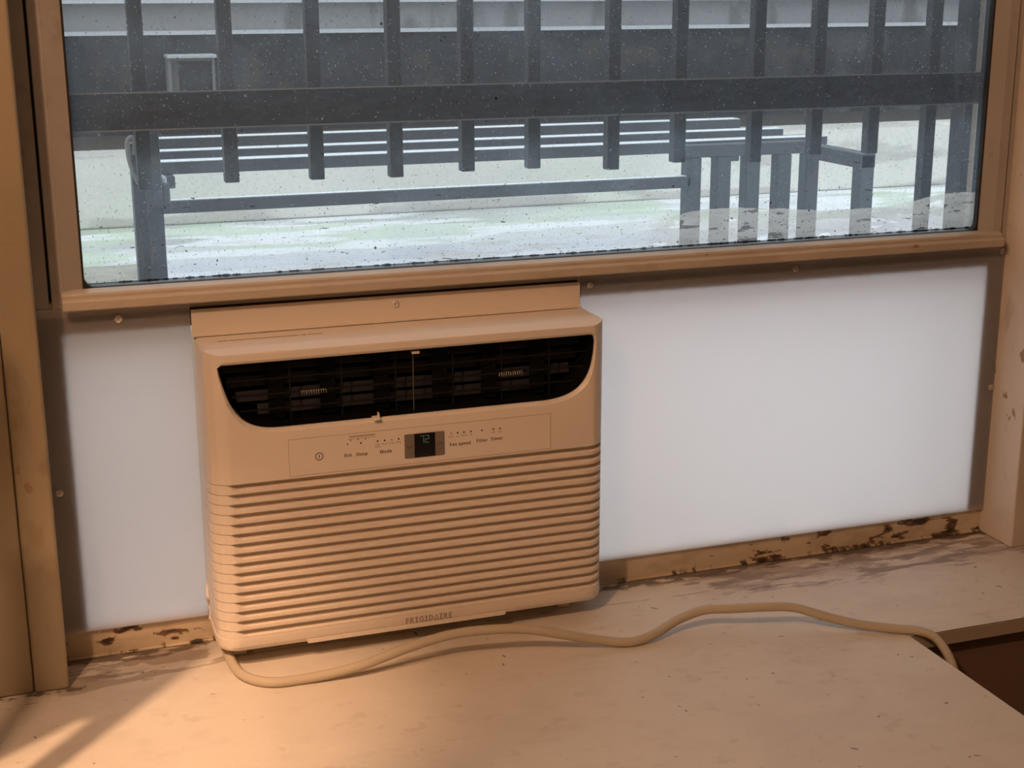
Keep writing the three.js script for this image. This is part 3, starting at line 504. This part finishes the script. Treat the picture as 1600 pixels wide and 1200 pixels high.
const wallMap = texture(1400, 100, -2, 8, -0.2, 0.2, (x, y) => {
  let c = mix3([0.72, 0.705, 0.65], [0.85, 0.83, 0.78], fbm(x * 2.2, y * 9, 5, 311));
  c = mix3(c, [0.52, 0.48, 0.45], 0.7 * smooth(0.46, 0.66, fbm(x * 3, y * 14, 4, 313) + 0.28 * smooth(-0.06, -0.15, y) - 0.12));
  c = mix3(c, [0.42, 0.24, 0.15], 0.8 * smooth(0.128, 0.134, y));
  return c;
});
const low = thing('retaining_wall', 'low pale concrete wall across the yard behind the bench', 'wall', [3, -0.15, -4.35]);
part('concrete', box(-30, 40, -0.15, 0.138, -4.45, -4.25, 0.012), std([1, 1, 1], 0.95, { map: wallMap }), low);
part('soil_bed', box(-30, 40, -0.15, 0.1, -5.45, -4.45), std([0.06, 0.045, 0.035], 1), low);
const bldMap = texture(1024, 512, -2, 8, -0.2, 1.2, (x, y) => { let c = mix3([0.03, 0.032, 0.038], [0.055, 0.057, 0.065], fbm(x * 3, y * 9, 5, 321)); c = mix3(c, [0.16, 0.16, 0.175], 0.7 * smooth(0.55, 0.68, fbm(x * 5 + 3, y * 4, 5, 323)) * smooth(3.4, 4.4, x)); return mix3(c, [0.09, 0.075, 0.06], smooth(0.66, 0.75, fbm(x * 7, y * 7, 4, 324))); });
const bandMap = texture(1024, 64, -2, 8, 0.5, 0.8, (x, y) => { let c = mix3([0.37, 0.365, 0.37], [0.45, 0.445, 0.45], fbm(x * 5, y * 14, 4, 325)); return mix3(c, [0.17, 0.16, 0.15], 0.7 * smooth(0.6, 0.75, fbm(x * 9, y * 2, 3, 327))); });
const bld = thing('house_behind', 'dark grey building wall with pale ledges behind the yard', 'building', [2.5, -0.15, -5.7]);
part('dark_plinth', box(-12, 18, -0.15, 0.556, -5.9, -5.5), std([1, 1, 1], 0.9, { map: bldMap }), bld, 'dark stained lower wall');
for (let i = 0; i < 3; i++) { const y = 0.5725 + i * 0.142;
  part('ledge', alongX([[-5.9, y - 0.019], [-5.44, y - 0.019], [-5.43, y - 0.017], [-5.47, y], [-5.9, y]], -12, 18), std([0.86, 0.87, 0.9], 0.7), bld, 'pale ledge');
  part('siding_band', box(-12, 18, y, y + 0.128, -5.9, -5.505), std([1, 1, 1], 0.9, { map: bandMap }), bld, 'grey band of siding'); }
part('upper_wall', box(-12, 18, 0.985, 2.0, -5.9, -5.51), std([0.4, 0.39, 0.37], 0.9), bld);
const ventb = thing('wall_vent', 'small pale vent hood on the dark wall at the upper left', 'vent', [0.69, 0.22, -5.45]);
part('hood', [box(0.583, 0.60, 0.22, 0.4495, -5.499, -5.40, 0.003), box(0.786, 0.80, 0.22, 0.4495, -5.499, -5.40, 0.003), box(0.601, 0.7855, 0.436, 0.4495, -5.499, -5.40, 0.002)], std([0.34, 0.335, 0.33], 0.8), ventb);
part('hood_top', box(0.578, 0.806, 0.45, 0.4665, -5.499, -5.36, 0.004), std([0.85, 0.86, 0.88], 0.7), ventb, 'white top of the hood');
part('side_panel', box(0.6, 0.633, 0.22, 0.4355, -5.499, -5.412, 0.002), std([0.19, 0.185, 0.18], 0.8), ventb);
part('dark_grille', box(0.634, 0.785, 0.22, 0.4355, -5.499, -5.42, 0.002), std([0.02, 0.02, 0.021], 0.7), ventb);

// unseen pale sill outside, added to bounce sky light onto the panels
solid('trim_8', box(XL - 0.05, XR + 0.05, -0.09, -0.03, -0.42, -0.1005, 0.006), std([0.74, 0.74, 0.73], 0.9), 'structure', 'unseen pale sill added outside to bounce sky light onto the panels');
// security bars outside the window
const bars = thing('security_bars', 'dark iron window bars standing close outside the glass', 'bars', [0.6, 0.44, -0.3]);
for (const [x, yb] of [[0.0035, 0.5], [0.1133, 0.505], [0.2258, 0.504], [0.3336, 0.5024], [0.4345, 0.506], [0.5304, 0.506], [0.6492, 0.4995], [0.7522, 0.5055], [0.875, 0.501], [0.9751, 0.508], [1.072, 0.506]])
  part('bar', box(x - 0.0092, x + 0.0092, yb, 1.5, -0.3092, -0.2908, 0.0015), M.iron, bars);
part('bar', box(1.1625, 1.181, -0.1, 1.5, -0.3092, -0.2908, 0.0015), M.iron, bars);
part('end_post', box(1.226, 1.285, -0.15, 1.52, -0.32, -0.28, 0.003), M.iron, bars);
part('end_post', box(-0.20, -0.16, -0.15, 1.52, -0.32, -0.28, 0.003), M.iron, bars);
for (const y of [0.575, 1.42]) part('cross_rail', box(-0.16, 1.226, y - 0.006 + 0.032, y + 0.006 + 0.032, -0.3215, -0.3093, 0.001), M.iron, bars);

M.sky_sheen = std([0.82, 0.86, 0.9], 0.7);  // sky reflection on the metal tops, painted as pale strips
// bench with three long slats; posts and legs
const bench = thing('slatted_bench', 'long dark metal bench with three slats and square legs in the yard', 'bench', [1.3, -0.15, -2.6]);
for (const [z, x0, x1, d] of [[-3.11, 0.25, 2.345, 0.09], [-2.72, 0.235, 2.30, 0.09], [-2.44, 0.215, 2.30, 0.09]]) { const sl = part('slat', box(x0, x1, 0.265, 0.2985, z - d, z, 0.003), M.ironBack, bench); part('sky_sheen', box(x0 + 0.002, x1 - 0.002, 0.2984, 0.3004, z - 0.055, z - 0.001, 0.0008), M.sky_sheen, sl, 'thin pale strip painted as sky sheen on top'); }
part('end_bar', box(0.22, 0.265, 0.232, 0.2645, -3.2, -2.4, 0.003), M.ironBack, bench);
part('end_bar', box(1.95, 1.995, 0.232, 0.2645, -3.2, -2.45, 0.003), M.ironBack, bench);
part('front_rail', box(1.64, 2.03, 0.29, 0.325, -2.14, -2.1, 0.003), M.ironBack, bench);
{ const st = part('stretcher', box(0.19, 1.66, 0.207, 0.239, -2.13, -2.1, 0.003), M.ironBack, bench); part('sky_sheen', box(0.192, 1.658, 0.2385, 0.2405, -2.128, -2.105, 0.0008), M.sky_sheen, st, 'thin pale strip painted as sky sheen on top'); }
for (const x of [1.6695, 1.7625, 1.856, 1.957]) part('leg', box(x - 0.022, x + 0.022, -0.15, 0.2895, -2.144, -2.1, 0.003), M.ironBack, bench);
for (const z of [-2.27, -1.97]) part('leg', box(2.127, 2.172, -0.15, 0.295, z - 0.045, z, 0.003), M.ironBack, bench);
part('arm_bar', box(2.125, 2.174, 0.255, 0.297, -2.27, -1.97, 0.003), M.ironBack, bench);
const post = thing('gate_post', 'dark double steel post with a bent handle at the left of the bench', 'post', [0.155, -0.15, -2.0]);
part('rear_post', box(0.121, 0.166, -0.15, 0.395, -2.05, -2.0, 0.003), M.ironBack, post);
part('front_post', box(0.150, 0.186, -0.15, 0.475, -1.999, -1.955, 0.003), M.iron, post);
part('bracket', box(0.187, 0.205, 0.235, 0.30, -2.03, -1.965, 0.004), M.ironBack, post);
part('lit_bracket_top', box(0.186, 0.2, 0.2965, 0.315, -2.03, -1.975, 0.006), std([0.6, 0.63, 0.68], 0.4), post);  // pale colour stands for the lit top of the bracket
part('handle', tube([[0.134, 0.30, -1.99], [0.12, 0.335, -1.98], [0.113, 0.37, -1.975], [0.114, 0.405, -1.975], [0.124, 0.414, -1.975], [0.13, 0.402, -1.98], [0.128, 0.37, -1.99]], 0.0045, 40, 8), std([0.25, 0.24, 0.23], 0.5), post, 'bent grey handle');

// ------------------------------------------------------------------ added out-of-view screen, shaped to cast the shadow on sill and casing
const shadowScreen = thing('shadow_screen', 'unseen wood and cloth screen added to cast the shadow on the sill', 'screen', [-0.55, YF, 0.42]);
part('post', box(-0.337, -0.319, YF, 0.715, 0.411, 0.429, 0.003), M.jamb, shadowScreen);
part('post', box(-0.82, -0.80, YF, 0.79, 0.411, 0.429, 0.003), M.jamb, shadowScreen);
part('top_rail', alongZ([[-0.80, 0.765], [-0.42, 0.745], [-0.36, 0.722], [-0.337, 0.70], [-0.337, 0.66], [-0.80, 0.70]], 0.413, 0.427, [], 0.002), M.jamb, shadowScreen);
part('cloth_panel', alongZ([[-0.80, 0.70], [-0.338, 0.66], [-0.343, 0.56], [-0.352, 0.555], [-0.40, 0.40], [-0.47, 0.10], [-0.50, -0.5], [-0.80, -0.6]], 0.419, 0.421), std([0.5, 0.42, 0.33], 0.95), shadowScreen);
part('bottom_rail', box(-0.80, -0.337, YF + 0.08, YF + 0.12, 0.413, 0.427, 0.002), M.jamb, shadowScreen);

// ------------------------------------------------------------------ ceiling lamp (out of frame, lights the room)
const lamp = thing('ceiling_lamp', 'glass globe lamp hanging under the ceiling', 'lamp', [LAMP_AT[0], YC, LAMP_AT[2]]);
part('canopy', new THREE.CylinderGeometry(0.06, 0.065, 0.025, 32).translate(LAMP_AT[0], YC - 0.0126, LAMP_AT[2]), M.steel, lamp);
part('stem', new THREE.CylinderGeometry(0.007, 0.007, YC - LAMP_AT[1] - 0.06, 12).translate(LAMP_AT[0], (YC + LAMP_AT[1]) / 2 + 0.01, LAMP_AT[2]), M.steel, lamp);
const globe = part('bulb', new THREE.SphereGeometry(0.045, 24, 16).translate(...LAMP_AT), std([0.9, 0.85, 0.75], 0.5, { emissive: LAMP_COLOR.clone(), emissiveIntensity: 3 }), lamp); void globe;
const bulb = new THREE.PointLight(LAMP_COLOR, LAMP_POWER, 0, 2); bulb.position.set(...LAMP_AT); bulb.castShadow = true; bulb.shadow.radius = 2; bulb.shadow.mapSize.set(2048, 2048); scene.add(bulb);

// a small ceiling spot that makes the warm pool on the left end of the sill
{
  const sp = thing('ceiling_spot', 'small metal spot lamp under the ceiling, aimed at the sill', 'lamp', [SPOT_AT[0], YC, SPOT_AT[2]]);
  const from = new THREE.Vector3(...SPOT_AT), dir = new THREE.Vector3(...SPOT_TO).sub(from).normalize(), q = new THREE.Quaternion().setFromUnitVectors(new THREE.Vector3(0, -1, 0), dir);
  const put = (g, d) => g.applyQuaternion(q).translate(from.x + dir.x * d, from.y + dir.y * d, from.z + dir.z * d);
  part('rose', new THREE.CylinderGeometry(0.035, 0.04, 0.018, 24).translate(SPOT_AT[0], YC - 0.0092, SPOT_AT[2]), M.steel, sp);
  part('stem', new THREE.CylinderGeometry(0.006, 0.006, YC - SPOT_AT[1] - 0.05, 12).translate(SPOT_AT[0], (YC + SPOT_AT[1]) / 2 + 0.03, SPOT_AT[2]), M.steel, sp);
  part('shade', put(new THREE.LatheGeometry([[0.012, 0.075], [0.026, 0.07], [0.03, 0.05], [0.033, 0.0], [0.031, 0.0], [0.028, 0.048], [0.0, 0.052]].map(([r, y]) => new THREE.Vector2(r, y)), 24), -0.01), M.steel, sp);
  part('bulb', put(new THREE.CylinderGeometry(0.026, 0.026, 0.004, 24), -0.02), std([0.9, 0.85, 0.75], 0.5, { emissive: LAMP_COLOR.clone(), emissiveIntensity: 3 }), sp);
  const sl = new THREE.SpotLight(LAMP_COLOR, SPOT_POWER, 0, 0.155, 1, 2); sl.position.copy(from).addScaledVector(dir, 0.004); sl.target.position.set(...SPOT_TO);
  sl.castShadow = true; sl.shadow.radius = 0.9; sl.shadow.mapSize.set(2048, 2048); scene.add(sl, sl.target);
}
renderer.render(scene, camera);
